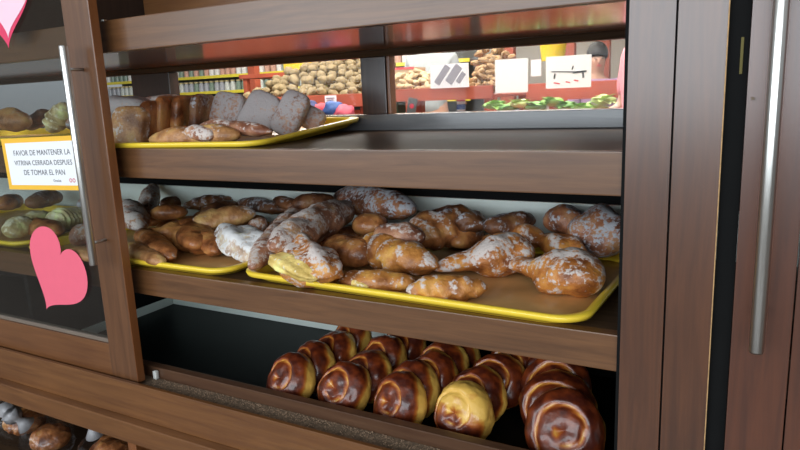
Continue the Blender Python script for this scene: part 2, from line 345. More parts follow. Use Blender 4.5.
# ------------------------------------------------------------------ trays
def rrect(w, d, r, n=8):
    p = []
    for cx, cy, a0 in ((w / 2 - r, d / 2 - r, 0), (-w / 2 + r, d / 2 - r, 90), (-w / 2 + r, -d / 2 + r, 180), (w / 2 - r, -d / 2 + r, 270)):
        for k in range(n + 1): a = R(a0 + 90 * k / n); p.append((cx + r * math.cos(a), cy + r * math.sin(a)))
    return p
def ringmesh(levels, cap_in=None):
    bm = bmesh.new(); rings = []
    for w_, d_, r_, z in levels: rings.append([bm.verts.new((x, y, z)) for x, y in rrect(w_, d_, r_)])
    for a, b in zip(rings, rings[1:]):
        m = len(a)
        for k in range(m): bm.faces.new((a[k], a[(k + 1) % m], b[(k + 1) % m], b[k]))
    if cap_in: bm.faces.new(rings[-1])
    me = bpy.data.meshes.new('r'); bm.to_mesh(me); bm.free()
    for p in me.polygons: p.use_smooth = True
    return me
def tray(loc, rot, label, w=.72, d=.46, h=.019):
    t = tag(empty('serving_tray', loc, rot), label, 'tray', 'yellow rimmed trays of bread')
    r = .05
    lv = [(w - .05, d - .05, r, 0.0), (w - .022, d - .022, r, h - .009), (w - .004, d - .004, r, h - .007), (w, d, r, h - .001), (w - .002, d - .002, r, h + .002), (w - .012, d - .012, r, h + .0035), (w - .024, d - .024, r, h + .0025), (w - .034, d - .034, r, h - .003), (w - .052, d - .052, r, .0022)]
    link('rim', ringmesh(lv), M_yellow, t)
    lv = [(w - .05, d - .05, r, 0.0001), (w - .0525, d - .0525, r, .0025), (w * .5, d * .5, r * .5, .0025)]
    link('tray_bottom', ringmesh(lv, True), M_traywood, t)
    return t
ZT = -.368
tray((-.566, .226, ZT + .0005), (0, 0, R(-2.2)), 'yellow rimmed tray at the centre of the middle shelf')
tray((-1.308, .226, ZT + .0005), (0, 0, R(.5)), 'yellow rimmed tray of dark breads on the middle shelf beside the sliding door', w=.70)
tray((-2.05, .240, ZT + .0005), (0, 0, 0), 'yellow rimmed tray seen through the glass door on the middle shelf')
tray((-1.255, .245, -.0915), (R(3.0), 0, R(6.5)), 'yellow rimmed tray on the top shelf, its back raised on the sill', w=.72, d=.50)
tray((-2.02, .262, -.094), (0, 0, 0), 'yellow rimmed tray seen through the glass door on the top shelf')

# ------------------------------------------------------------------ breads
def fbm(p, s=0): return noise.noise(Vector(p) + Vector((s * 3.1, s * 1.7, s * .9)))
def finish(name, bm, sug, mat, loc, label, cat, group, parent=None):
    bmesh.ops.recalc_face_normals(bm, faces=bm.faces[:])
    me = bpy.data.meshes.new(name); bm.to_mesh(me); bm.free()
    for p in me.polygons: p.use_smooth = True
    a = me.attributes.new('sug', 'FLOAT', 'POINT')
    for i, v in enumerate(sug): a.data[i].value = v
    o = link(name, me, mat, parent, loc)
    if label: tag(o, label, cat, group)
    return o
def loaf(name, A, B, rad, mat, label, kind='torpedo', flat=.8, bend=0, sug=0.0, seed=1, n=60, seg=44, group=None, lump=.13, cat='bread', parent=None, ends=None, zmin=None):
    A, B = Vector(A), Vector(B); mid = (A + B) / 2; ax = B - A; Ln = ax.length; axn = ax.normalized()
    side0 = axn.cross(Vector((0, 0, 1)))
    side0 = side0.normalized() if side0.length > .2 else Vector((1, 0, 0))
    up0 = side0.cross(axn).normalized()
    bm = bmesh.new(); sg = []; rings = []
    rd = random.Random(seed)
    tw = rd.choice((-1, 1))
    for i in range(n + 1):
        t = i / n; u = 2 * t - 1
        u2 = math.sin(u * PI / 2) if True else u
        tt = (u2 + 1) / 2
        env = math.sqrt(max(0, 1 - abs(u2) ** 4))
        if kind == 'twist': env = math.sqrt(max(0, 1 - abs(u2) ** 2.4)) * (1 - .48 * math.exp(-(u2 / .22) ** 2))
        if kind == 'bowtie': env = math.sqrt(max(0, 1 - abs(u2) ** 3.5)) * (1 - .62 * math.exp(-(u2 / .25) ** 2))
        if kind == 'club':
            sm = max(0, min(1, (u2 + .35) / .55)); sm = sm * sm * (3 - 2 * sm); env = math.sqrt(max(0, 1 - abs(u2) ** 3)) * (.42 + .58 * sm)
        if kind == 'croissant': env = math.sqrt(max(0, 1 - abs(u2) ** 3.0)) * (.96 + .06 * math.sin(tt * 30)) * (1 - .28 * u2 * u2)
        if kind == 'puff': env = math.sqrt(max(0, 1 - abs(u2) ** 4))
        if kind == 'taper': env = math.sqrt(max(0, 1 - abs(u2) ** 4)) * (.85 + .15 * math.cos(u2 * 2))
        c = axn * (u2 * Ln / 2) + side0 * (bend * (1 - u2 * u2) * rad * 2 - bend * rad)
        ring = []
        for k in range(seg):
            th = 2 * PI * k / seg; cx, cz = math.cos(th), math.sin(th)
            r = rad * env; g = 0
            if kind == 'twist':
                g = math.cos(3 * th + tw * u2 * 9); r *= 1 + .11 * g
            if kind == 'bowtie': g = math.cos(2 * th + tw * u2 * 5); r *= 1 + .08 * g
            if kind == 'croissant': g = (math.sin(tt * 34 + th * .7)); r *= 1 + .07 * g
            if kind == 'puff':
                g = math.cos(2 * th + u2 * 3 + seed); r *= 1 + .07 * g
            if kind == 'ridged':
                g = math.cos(tt * 60); r *= 1 + .06 * g
            if kind == 'club': g = math.cos(3 * th + tw * u2 * 5 + seed); r *= 1 + .07 * g
            if kind == 'fold':
                g = math.cos(5 * th + u2 * 2.2 + seed); r *= 1 + .12 * g
            hz = cz * flat if cz > 0 else cz * flat * .8
            p = c + side0 * (cx * r) + up0 * (hz * r)
            q = p * 18
            f1 = fbm(q, seed); f2 = fbm(p * 55, seed + 5); f3 = .25 - min(.25, abs(fbm(p * 34 + Vector((f1, f2, f1)) * .8, seed + 9)))
            p = p + (side0 * cx + up0 * cz) * (rad * env * (lump * 1.5 * f1 + lump * .5 * f2 - lump * 1.3 * f3))
            if zmin is not None and p.z + mid.z < zmin: p.z = zmin - mid.z + (p.z + mid.z - zmin) * .0
            ring.append(bm.verts.new(p))
            s = sug + .25 * cz - 1.5 * f3 + .35 * g * (1 if kind in ('twist', 'bowtie', 'croissant') else .4)  # mask rises on top faces and drops in creases, leaving creases darker
            if ends == 'A': s += 1.2 * max(0, -u2 - .35)
            if ends == 'B': s += 1.2 * max(0, u2 - .35)
            sg.append(s)
        rings.append(ring)
    for a, b in zip(rings, rings[1:]):
        for k in range(seg): bm.faces.new((a[k], a[(k + 1) % seg], b[(k + 1) % seg], b[k]))
    bm.faces.new(rings[0]); bm.faces.new(rings[-1][::-1])
    return finish(name, bm, sg, mat, mid, label, cat, group, parent)
def block(name, ce, hs, rot, mat, label, e=.35, sug=0, seed=1, lump=.06, group=None, cat='bread', n=30, m=44, rib=0, parent=None, dome=0):
    """rounded block: superquadric with half sizes hs"""
    bm = bmesh.new(); sg = []; rings = []
    sp = lambda v, p: math.copysign(abs(v) ** p, v)
    Rm = Euler(rot).to_matrix()
    for i in range(n + 1):
        ph = -PI / 2 + PI * i / n; ring = []
        for k in range(m):
            th = 2 * PI * k / m
            x = sp(math.cos(ph), e) * sp(math.cos(th), e); y = sp(math.cos(ph), e) * sp(math.sin(th), e); z = sp(math.sin(ph), e)
            p = Vector((x * hs[0], y * hs[1], z * hs[2]))
            if dome: p.z -= dome * hs[2] * (x * x) * (1 if z > 0 else 0)
            if rib: p *= 1 + .05 * math.cos(x * rib)
            f1 = fbm(p * 22, seed); f2 = fbm(p * 60, seed + 3)
            p += Vector((x, y, z)).normalized() * min(hs) * (lump * 2.4 * f1 + lump * .8 * f2)
            ring.append(bm.verts.new(Rm @ p)); sg.append(sug + .2 * z + (.4 * math.cos(x * rib) if rib else 0))
        rings.append(ring)
    for a, b in zip(rings, rings[1:]):
        for k in range(m): bm.faces.new((a[k], a[(k + 1) % m], b[(k + 1) % m], b[k]))
    bmesh.ops.remove_doubles(bm, verts=[], dist=0)
    return finish(name, bm, sg, mat, ce, label, cat, group, parent)

SUG = (.66, .57, .52); SUGB = (.46, .46, .49); SUGW = (.80, .78, .76)
B_brown = bread_mat('brown_crust', (.46, .17, .055), (.20, .060, .020), SUG, bias=-.25, rough=.3, coat=.2)
B_tan = bread_mat('tan_crust', (.50, .24, .09), (.34, .14, .05), SUG, bias=-.05)
B_sug = bread_mat('sugared_pinkish_crust', (.44, .20, .11), (.30, .11, .06), SUG, bias=.16, spread=1.0)
B_blue = bread_mat('heavily_sugared_crust', (.34, .13, .06), (.15, .05, .026), SUGB, bias=.12, spread=1.1)
B_twist = bread_mat('caramel_crust_with_sugar', (.55, .20, .045), (.30, .085, .02), SUG, bias=.24, spread=1.0)
B_gold = bread_mat('golden_crust_with_sugar', (.55, .22, .05), (.34, .11, .025), SUG, bias=.20, spread=.9)
B_cream = bread_mat('yellow_cream', (.92, .68, .22), (.88, .58, .14), (.95, .88, .66), bias=.1, rough=.5)
B_white = bread_mat('white_icing_pastry', (.62, .46, .34), (.48, .30, .20), SUGW, bias=.40, spread=.8)
B_dark = bread_mat('dark_crust_light_dusting', (.20, .075, .03), (.08, .03, .015), SUGB, bias=-.05, spread=.9)
B_slab = bread_mat('slab_with_fine_sugar', (.36, .17, .10), (.20, .09, .05), (.40, .355, .345), bias=.30, spread=.8)
B_yel = bread_mat('pale_yellow_crust', (.68, .54, .26), (.52, .36, .14), (.85, .78, .55), bias=.0)

GC = 'breads on the centre tray'; GL = 'breads on the tray beside the door'; GT = 'breads on the top shelf tray'; GG = 'breads behind the door glass'
ZF = ZT + .003
def bz(name, a, b, rpx, ha, hb, mat, label, **k):
    """bread from pixel a to pixel b whose ends lie ha, hb above the tray bottom; rpx its half width"""
    A = onZ(a[0], a[1], ZF + ha); B = onZ(b[0], b[1], ZF + hb); rr = rpx * mpp((A + B) / 2)
    return loaf(name, A, B, rr, mat, label, **k)
# centre tray, front row
bz('sugared_twist_bread', (504, 262), (602, 282), 30, .030, .036, B_twist, 'caramel twist bread with white sugar, front right corner of the centre tray', kind='club', seed=3, sug=.25, group=GC, flat=.85, zmin=ZF)
bz('sugared_twist_bread', (432, 268), (534, 252), 27, .026, .042, B_twist, 'sugared twist bread just left of the front right one, narrow end left', kind='club', seed=4, sug=.30, group=GC, flat=.9, zmin=ZF)
o = bz('cream_roll', (406, 291), (488, 288), 17, .020, .024, B_gold, 'small ridged roll with a pale end at the tray rim, below the sugared twist', kind='croissant', seed=6, sug=-.1, ends='A', group=GC, flat=.95, zmin=ZF)
o = bz('cream_pastry', (340, 279), (416, 284), 15, .017, .018, B_gold, 'flat golden cream pastry at the rim in the middle of the centre tray', kind='taper', seed=7, sug=.0, group=GC, zmin=ZF)
bz('cream_filling', (341, 276), (368, 288), 7, .020, .014, B_cream, None, kind='taper', seed=8, parent=None)
cf = bpy.context.scene.collection.objects[-1] if False else None
def child_of(ch, par): ch.parent = par; ch.location = ch.location - par.location
def last(): return C.objects[-1]
child_of(last(), o)
o = bz('cream_puff_bread', (280, 270), (342, 270), 24, .030, .028, B_gold, 'large folded cream bread with yellow filling at the left front of the centre tray', kind='taper', seed=9, sug=.15, group=GC, flat=.85, lump=.2, zmin=ZF)
bz('cream_filling', (272, 258), (318, 278), 12, .050, .036, B_cream, None, kind='fold', seed=10); child_of(last(), o)
bz('pastry_flap', (292, 244), (334, 276), 21, .062, .038, B_twist, None, kind='fold', seed=11, sug=.35); child_of(last(), o)
o = bz('cream_croissant', (366, 240), (432, 268), 24, .045, .034, B_gold, 'golden croissant with yellow cream at its left end, centre of the middle tray', kind='croissant', seed=12, sug=.1, bend=.25, group=GC, zmin=ZF)
bz('cream_filling', (364, 243), (392, 258), 9, .050, .042, B_cream, None, kind='taper', seed=13); child_of(last(), o)
bz('glazed_roll', (326, 248), (374, 256), 22, .034, .034, B_brown, 'shiny brown roll between the folded cream bread and the croissant', kind='taper', seed=14, sug=.25, group=GC, zmin=ZF)
bz('sugared_bread', (376, 234), (424, 238), 18, .070, .070, B_sug, 'small pinkish sugared roll lying on top of the cream croissant', kind='taper', seed=15, sug=.15, group=GC)
# centre tray, second layer
bz('long_sugared_bread', (252, 268), (306, 206), 15, .040, .065, B_sug, 'narrow pinkish sugared loaf over the left rim of the centre tray', kind='taper', seed=16, sug=.35, group=GC, flat=.95)
bz('long_sugared_bread', (272, 248), (350, 208), 21, .075, .080, B_sug, 'plump mauve sugared loaf lying above the folded cream bread', kind='taper', seed=17, sug=.45, group=GC, flat=.9)
bz('long_sugared_bread', (336, 197), (414, 211), 19, .095, .090, B_blue, 'big bluish white sugared loaf highest at the back of the centre tray', kind='taper', seed=18, sug=.45, group=GC, flat=.9)
bz('dark_roll', (352, 226), (388, 224), 15, .065, .065, B_brown, 'dark brown roll below the big bluish sugared loaf', kind='taper', seed=19, sug=.25, group=GC)
bz('twisted_dark_bread', (402, 240), (484, 220), 26, .045, .055, B_brown, 'brown ridged bread with sugar in the middle behind the croissant', kind='croissant', seed=20, sug=.35, group=GC)
bz('twisted_dark_bread', (428, 218), (486, 226), 16, .075, .065, B_dark, 'dark plaited bread behind the brown ridged bread', kind='twist', seed=21, sug=.15, group=GC)
bz('twisted_dark_bread', (484, 228), (535, 220), 15, .064, .070, B_dark, 'dark bread with blue white dusting left of the big twist at the back', kind='taper', seed=22, sug=.35, group=GC)
bz('long_brown_twist', (505, 232), (585, 252), 17, .045, .040, B_twist, 'long brown twisted bread behind the two sugared twists', kind='twist', seed=23, sug=-.1, group=GC)
bz('long_brown_twist', (492, 238), (530, 258), 14, .040, .030, B_brown, 'short brown roll partly hidden behind the sugared twist bread', kind='taper', seed=24, sug=.1, group=GC)
bz('big_sugared_twist', (545, 222), (634, 240), 33, .062, .058, B_blue, 'big bluish sugared twist at the back right corner of the centre tray', kind='club', seed=25, sug=.40, group=GC)
bz('big_sugared_twist', (545, 218), (590, 226), 20, .078, .070, B_blue, 'round bluish sugared bread left of the big back right twist', kind='taper', seed=26, sug=.30, group=GC)
bz('dark_roll', (292, 205), (335, 200), 12, .095, .098, B_dark, 'dark brown roll at the back behind the mauve sugared loaf', kind='taper', seed=27, sug=.0, group=GC)
bz('dark_roll', (455, 244), (478, 232), 14, .03, .03, B_brown, 'brown roll tucked between the croissant and the sugared twist', kind='taper', seed=28, sug=.0, group=GC)
# tray beside the door
bz('long_floury_bread', (144, 220), (154, 185), 10, .035, .105, B_sug, 'narrow floury loaf standing upright beside the sliding door', kind='taper', seed=31, sug=.5, group=GL)
bz('floury_roll', (126, 204), (140, 228), 14, .08, .05, B_sug, 'pale floury roll partly hidden by the sliding door', kind='taper', seed=32, sug=.6, group=GL)
bz('brown_croissant', (152, 232), (226, 250), 19, .040, .022, B_brown, 'large shiny brown croissant in the middle of the left tray', kind='croissant', bend=-.5, seed=33, sug=-.2, group=GL, zmin=ZF)
bz('brown_croissant', (188, 222), (196, 246), 15, .050, .035, B_brown, 'brown pastry horn joining behind the large croissant', kind='taper', seed=34, sug=-.2, group=GL)
bz('brown_roll', (140, 232), (172, 258), 13, .045, .022, B_brown, 'dark brown tube roll with a pale tip left of the large croissant', kind='taper', seed=35, sug=-.2, ends='B', group=GL)
bz('tan_roll', (127, 245), (163, 263), 11, .030, .018, B_tan, 'light tan roll in the front left corner beside the door', kind='taper', seed=36, sug=.0, group=GL, zmin=ZF)
bz('round_roll', (150, 214), (188, 212), 11, .065, .065, B_brown, 'rounded brown roll above the large croissant', kind='taper', seed=37, sug=-.1, group=GL)
o = bz('capped_roll', (190, 226), (256, 213), 15, .055, .075, B_tan, 'long tan roll with a white sugared end above the brown croissant', kind='taper', seed=38, sug=-.1, ends='B', group=GL)
bz('iced_pastry', (222, 234), (266, 256), 20, .040, .028, B_white, 'white iced folded pastry at the right end of the left tray', kind='fold', seed=39, sug=.3, group=GL, lump=.14)
bz('round_roll', (248, 226), (268, 224), 10, .05, .05, B_sug, 'small sugared roll behind the white iced pastry', kind='taper', seed=40, sug=.3, group=GL)
bz('dark_roll', (238, 203), (288, 210), 10, .060, .055, B_dark, 'dark roll with bluish dusting at the back right of the left tray', kind='taper', seed=41, sug=.35, group=GL)
bz('dark_roll', (183, 206), (236, 200), 10, .060, .065, B_dark, 'long dusky roll at the back behind the tan roll', kind='croissant', seed=42, sug=.3, group=GL)
bz('dark_roll', (200, 212), (240, 205), 9, .05, .055, B_dark, 'dark roll wedged right behind the white sugared end of the tan roll', kind='taper', seed=43, sug=.0, group=GL)
bz('dark_roll', (275, 200), (300, 208), 9, .090, .080, B_dark, 'small dark roll at the back between both front trays', kind='taper', seed=44, sug=.1, group=GL)
bz('dark_roll', (160, 204), (190, 200), 8, .05, .05, B_dark, 'dusky roll at the back left, right of the upright floury loaf', kind='taper', seed=45, sug=.3, group=GL)
bz('dark_roll', (262, 240), (280, 222), 9, .022, .035, B_brown, 'brown roll in the gap between the iced pastry and the mauve loaf', kind='taper', seed=46, sug=.0, group=GL)
# breads lying underneath, showing only in the gaps of the pile
for x_, y_, an_, g_, l_ in ((-.90, .36, 30, GC, 'brown roll lying under the big bluish loaf at the back'), (-.79, .33, -20, GC, 'brown roll under the small dark roll below the bluish loaf'),
        (-.69, .33, 60, GC, 'brown roll under the pinkish roll, behind the croissant'), (-.90, .25, 70, GC, 'brown roll holding up the plump mauve loaf'), (-.50, .42, 10, GC, 'brown roll under the dusted dark bread at the back'),
        (-.38, .45, -10, GC, 'brown roll under the round bluish bread at the back'), (-1.00, .43, 0, GC, 'brown roll at the back left corner of the centre tray'),
        (-1.43, .30, 20, GL, 'brown roll under the rounded brown roll of the left tray'), (-1.21, .30, -15, GL, 'brown roll under the long tan roll with the white end'),
        (-1.27, .43, 10, GL, 'brown roll under the dusted dark roll at the back right'), (-1.44, .43, -10, GL, 'brown roll under the long dusky roll at the back'), (-1.57, .36, 60, GL, 'brown roll at the foot of the upright floury loaf'), (-1.11, .41, 30, GL, 'brown roll at the back right corner of the left tray')):
    d_ = Vector((math.cos(R(an_)), math.sin(R(an_)), 0)) * .055; c_ = Vector((x_, y_, ZF + .022))
    loaf('brown_roll', c_ - d_, c_ + d_, .026, B_brown, l_, kind='taper', seed=int(x_ * -100), sug=.1, group=g_, zmin=ZF)
# top shelf tray
def by(name, px, py, y, hs, rot, mat, label, **k):
    return block(name, onY(px, py, y), hs, [R(a) for a in rot], mat, label, group=GT, **k)
def lty(name, a, ya, b, yb, rpx, mat, label, **k):
    A = onY(a[0], a[1], ya); B = onY(b[0], b[1], yb); return loaf(name, A, B, rpx * mpp((A + B) / 2), mat, label, group=k.pop('group', GT), **k)
by('square_bread', 131, 128, .10, (.046, .020, .050), (-12, 0, 10), B_tan, 'square orange sugared bread standing at the left front of the top tray', sug=.35, seed=51, e=.45)
by('square_bread', 153, 122, .16, (.014, .055, .052), (0, 8, 22), B_brown, 'dark orange bread slab on edge right behind the left front one', sug=.15, seed=52, e=.45)
by('square_bread', 168, 118, .21, (.014, .055, .055), (0, 8, 20), B_brown, 'second dark slab on edge in the row on the top tray', sug=.05, seed=53, e=.45)
by('square_bread', 184, 117, .25, (.014, .055, .055), (0, 10, 20), B_brown, 'third dark slab on edge in the row on the top tray', sug=.05, seed=54, e=.45)
by('square_bread', 202, 116, .28, (.015, .055, .055), (0, 10, 20), B_dark, 'darkest slab in the row, left of the blue grey slab', sug=.15, seed=55, e=.45)
by('square_bread', 228, 114, .30, (.044, .020, .056), (-18, 10, 12), B_slab, 'blue grey sugared slab leaning at the middle back of the top tray', sug=.45, seed=56, e=.45)
by('square_bread', 260, 115, .30, (.046, .020, .058), (-20, 22, 12), B_slab, 'pale grey sugared slab with round top right of the blue grey slab', sug=.65, seed=57, e=.5)
by('square_bread', 291, 114, .32, (.034, .020, .056), (-20, 24, 14), B_slab, 'blue grey slab leaning right of the pale round topped slab', sug=.55, seed=58, e=.45)
by('square_bread', 312, 119, .38, (.030, .020, .030), (-20, 30, 14), B_slab, 'low grey slab at the right end of the top tray row', sug=.35, seed=59, e=.5)
by('square_bread', 130, 107, .34, (.07, .04, .030), (0, 5, 10), B_slab, 'pale blue sugared bread at the back left of the top tray', sug=.6, seed=60, e=.6)
by('square_bread', 160, 106, .40, (.06, .04, .030), (0, -5, 10), B_sug, 'pale sugared bread at the back behind the dark slabs', sug=.6, seed=61, e=.6)
lty('round_sugared_bread', (150, 140), .05, (240, 135), .09, 14, B_tan, 'domed tan bread with a white tip lying at the front of the top tray', kind='taper', flat=.9, seed=62, sug=.1)
b_ = last(); cap = lty('sugar_cap', (186, 132), .056, (214, 136), .056, 9, B_sug, None, kind='taper', flat=1, seed=63, sug=.5); cap.parent = b_; cap.location -= b_.location
for k_ in ('group',):
    if k_ in cap: del cap[k_]
lty('round_sugared_bread', (200, 126), .13, (272, 132), .11, 11, B_sug, 'long sugared bread lying behind the domed tan one on the top tray', kind='taper', seed=64, sug=.25)
# behind the door glass
def lz(name, a, b, z, rpx, mat, label, **k):
    A = onZ(a[0], a[1], z); B = onZ(b[0], b[1], z); return loaf(name, A, B, rpx * mpp((A + B) / 2), mat, label, group=GG, **k)
lz('cream_roll', (8, 232), (46, 218), ZF + .035, 15, B_yel, 'pale yellow roll with a folded end behind the glass, left of the heart', kind='bowtie', seed=71, sug=.2)
lz('shell_bread', (52, 224), (84, 216), ZF + .035, 16, B_yel, 'pale yellow ridged shell bread behind the glass above the heart', kind='ridged', seed=72, sug=.3)
lz('brown_roll', (28, 204), (60, 196), ZF + .055, 11, B_dark, 'dusky brown roll behind the glass under the notice card', kind='taper', seed=73, sug=.2)
lz('brown_roll', (30, 226), (60, 232), ZF + .03, 13, B_brown, 'dark brown roll behind the glass between the pale rolls', kind='taper', seed=74)
lz('sugared_bread', (72, 236), (100, 236), ZF + .03, 14, B_sug, 'pinkish sugared bread behind the glass beside the long handle', kind='taper', seed=75, sug=.3)
lz('sugared_bread', (82, 204), (100, 206), ZF + .05, 12, B_blue, 'grey blue sugared bread behind the glass beside the handle', kind='taper', seed=76, sug=.5)
lz('brown_roll', (0, 206), (18, 200), ZF + .04, 11, B_brown, 'brown roll at the far left behind the glass', kind='taper', seed=77)
lz('brown_roll', (66, 252), (102, 258), ZF + .02, 10, B_tan, 'tan roll low behind the glass right of the heart', kind='taper', seed=78)
lty('round_bun', (-4, 121), .20, (28, 121), .20, 13, B_tan, 'round tan bun behind the glass above the notice card', kind='taper', seed=79, sug=.0, group=GG, flat=.95)
lty('shell_bread', (50, 132), .20, (68, 104), .22, 12, B_yel, 'pale plaited bread standing behind the glass left of the handle', kind='croissant', seed=80, sug=.4, group=GG, flat=1)
lty('cream_roll', (28, 128), .30, (48, 112), .30, 10, B_dark, 'dark bread behind the glass between the bun and the plaited bread', kind='taper', seed=81, sug=.1, group=GG)
lty('sugared_bread', (70, 128), .18, (86, 112), .18, 9, B_blue, 'bluish grey bread right behind the upper part of the handle', kind='taper', seed=82, sug=.5, group=GG)

# ------------------------------------------------------------------ glazed spiral buns, lower compartment
def bun_mesh(seed, style):
    rd = random.Random(seed); bm = bmesh.new(); sg = []; rings = []; RR, T = .060, .033
    sp = lambda v, p: math.copysign(abs(v) ** p, v); n, m = 40, 72
    for i in range(n + 1):
        ph = -PI / 2 + PI * i / n; ring = []
        for k in range(m):
            th = 2 * PI * k / m
            rr = RR * sp(math.cos(ph), .55); zz = T * sp(math.sin(ph), .75)
            g = 0
            if rr > .004 and zz > 0:
                s = (rr / .030 - th / (2 * PI)) % 1.0; dd = min(s, 1 - s); g = math.exp(-(dd / .09) ** 2) * min(1, rr / .012)
                if rr > .046: g *= max(0, (.056 - rr) / .01)
                zz -= .006 * g; zz += .007 * (1 - (rr / RR) ** 2)
            p = Vector((rr * math.cos(th), rr * math.sin(th), zz))
            p *= 1 + .09 * fbm(p * 25, seed) + .035 * fbm(p * 70, seed)
            ring.append(bm.verts.new(p))
            edge = fbm((math.cos(th) * 1.3, math.sin(th) * 1.3, seed), seed) * .25
            v = max(0, min(1, (zz / T + edge * 1.6 + .05) * 2.2)) * .95
            if style == 1: v *= max(0.05, min(1, .5 - 2.2 * p.y / RR + edge * 2))
            v -= g * (.75 if rr < .05 else .1)
            sg.append(max(-.1, v))
        rings.append(ring)
    for a, b in zip(rings, rings[1:]):
        for k in range(m): bm.faces.new((a[k], a[(k + 1) % m], b[(k + 1) % m], b[k]))
    bmesh.ops.recalc_face_normals(bm, faces=bm.faces[:])
    me = bpy.data.meshes.new('spiral_bun'); bm.to_mesh(me); bm.free()
    for p in me.polygons: p.use_smooth = True
    a = me.attributes.new('sug', 'FLOAT', 'POINT')
    for i, v in enumerate(sg): a.data[i].value = v
    me.materials.append(M_bun); return me
buns = [bun_mesh(k, 1 if k == 3 else 0) for k in range(4)]
rows = [('leftmost row', (292, 381), (352, 343), 0, 20), ('second row from left', (345, 391), (404, 350), 0, 18), ('middle row', (401, 403), (458, 358), 0, 14),
        ('fourth row from left', (464, 413), (512, 368), 3, 8), ('rightmost row', (566, 430), (548, 372), 0, -14)]
ordn = ['front', 'second', 'third', 'fourth', 'fifth', 'sixth', 'seventh', 'eighth']
for ri, (rn, a, b, fs, yaw) in enumerate(rows):
    A = onZ(a[0], a[1], -.610); B = onZ(b[0], b[1], -.610); rd = random.Random(ri * 7 + 1)
    n = max(4, min(8, int((B - A).length / (.074 if ri == 4 else .062)) + 1))
    for k in range(n):
        p = A + (B - A) * (k / (n - 1))
        p.y = min(p.y, .43)
        p.x += rd.uniform(-.008, .008) if k else 0
        me = buns[fs if k == 0 else (ri + k) % 3]
        o = link('spiral_bun', me, loc=p, rot=(R(62 + rd.uniform(-5, 5)), R(0), R(-yaw + rd.uniform(-6, 6))))
        o.rotation_mode = 'XYZ'
        o.rotation_euler.rotate_axis('Z', R(rd.uniform(-30, 30) if fs != 3 or k else 0))
        desc = 'glossy dark brown spiral bun' if not (fs == 3 and k == 0) else 'half yellow glazed bun'
        if ri == 4: o.scale = (1.2, 1.2, 1.15)
        tag(o, '%s, %s in the %s of the lower shelf' % (desc, ordn[k], rn), 'bun', 'glazed spiral buns in rows on the lower shelf')

# crumbs on the ledge
rd = random.Random(5); mb = bmesh.new()
for k in range(2200):
    x = rd.uniform(-1.20, -.15); y = -.003 - abs(rd.gauss(0, .022)); y = max(y, -.055); s = rd.uniform(.0005, .0014) * (1.6 if rd.random() < .04 else 1)
    t = bmesh.ops.create_icosphere(mb, subdivisions=1, radius=s)['verts']
    for v in t: v.co = Vector((v.co.x * rd.uniform(.7, 1.4), v.co.y, v.co.z * .7)) + Vector((x, y, -.628 + s * .5))
me = bpy.data.meshes.new('bread_crumbs'); mb.to_mesh(me); mb.free()
tag(link('bread_crumbs', me, M_crumb), 'scattered bread crumbs along the ledge in front of the lower shelf', 'crumbs', kind='stuff')
o = MB().box((-1.203, -.011, -.6275), (-1.192, -.002, -.607), .003).build('door_stopper', plain('white_plastic_stop', (.7, .7, .66), .5)); tag(o, 'small white plastic stop at the foot of the sliding door', 'door stop')

# ------------------------------------------------------------------ bagged breads below
M_bag = glass_mat('clear_plastic_film', (.93, .93, .95), .05, .22)
M_knot = plain('white_gathered_film', (.42, .41, .42), .35, var=.2, scale=60)
def bag(c, r, label, seed, knot):
    t = tag(empty('bagged_bread', c), label, 'bagged bread', 'bread in plastic bags on the base shelf')
    loaf('bread', (-r * .8, 0, 0), (r * .8, .02, 0), r * .72, B_brown if seed % 2 else B_tan, None, kind='croissant', seed=seed, sug=-.3, parent=t)
    bm = bmesh.new(); bmesh.ops.create_uvsphere(bm, u_segments=40, v_segments=24, radius=1)
    for v in bm.verts:
        q = v.co.copy(); k = 1 + .10 * fbm(q * 3, seed) + .05 * fbm(q * 9, seed)
        v.co = Vector((q.x * r * 1.15, q.y * r * .95, q.z * r * .85)) * k
    me = bpy.data.meshes.new('plastic_bag'); bm.to_mesh(me); bm.free()
    for p in me.polygons: p.use_smooth = True
    link('plastic_bag', me, M_bag, t)
    k = Vector(knot); m = MB(); m.tube([k * .72, k * .9, k, k * 1.12, k * 1.3], [.03, .013, .009, .014, .026], 14)
    ob = m.build('bag_neck', M_knot, t, True)
    for v in ob.data.vertices: v.co *= 1 + .04 * fbm(v.co * 90, seed)
    return t
bag((-2.12, .17, -1.035), .085, 'bagged brown bread at the far left below the plinth', 91, (.045, -.06, .075))
bag((-2.26, .20, -.955), .075, 'small bagged bread stacked highest in the bottom left corner', 92, (.03, -.05, .07))
bag((-1.97, .16, -1.055), .080, 'bagged brown bread with a white knot sticking up at the left', 93, (-.02, -.07, .10))
bag((-1.93, .26, -.965), .085, 'bagged brown bread resting behind the knotted one', 94, (-.06, -.05, .07))
bag((-1.70, .18, -1.050), .085, 'bagged bread with a ragged white film top beside the base divider', 95, (.00, -.04, .115))
bag((-1.52, .20, -1.050), .080, 'bagged bread nearest to the base divider', 96, (-.02, -.04, .10))

exec_bg = True
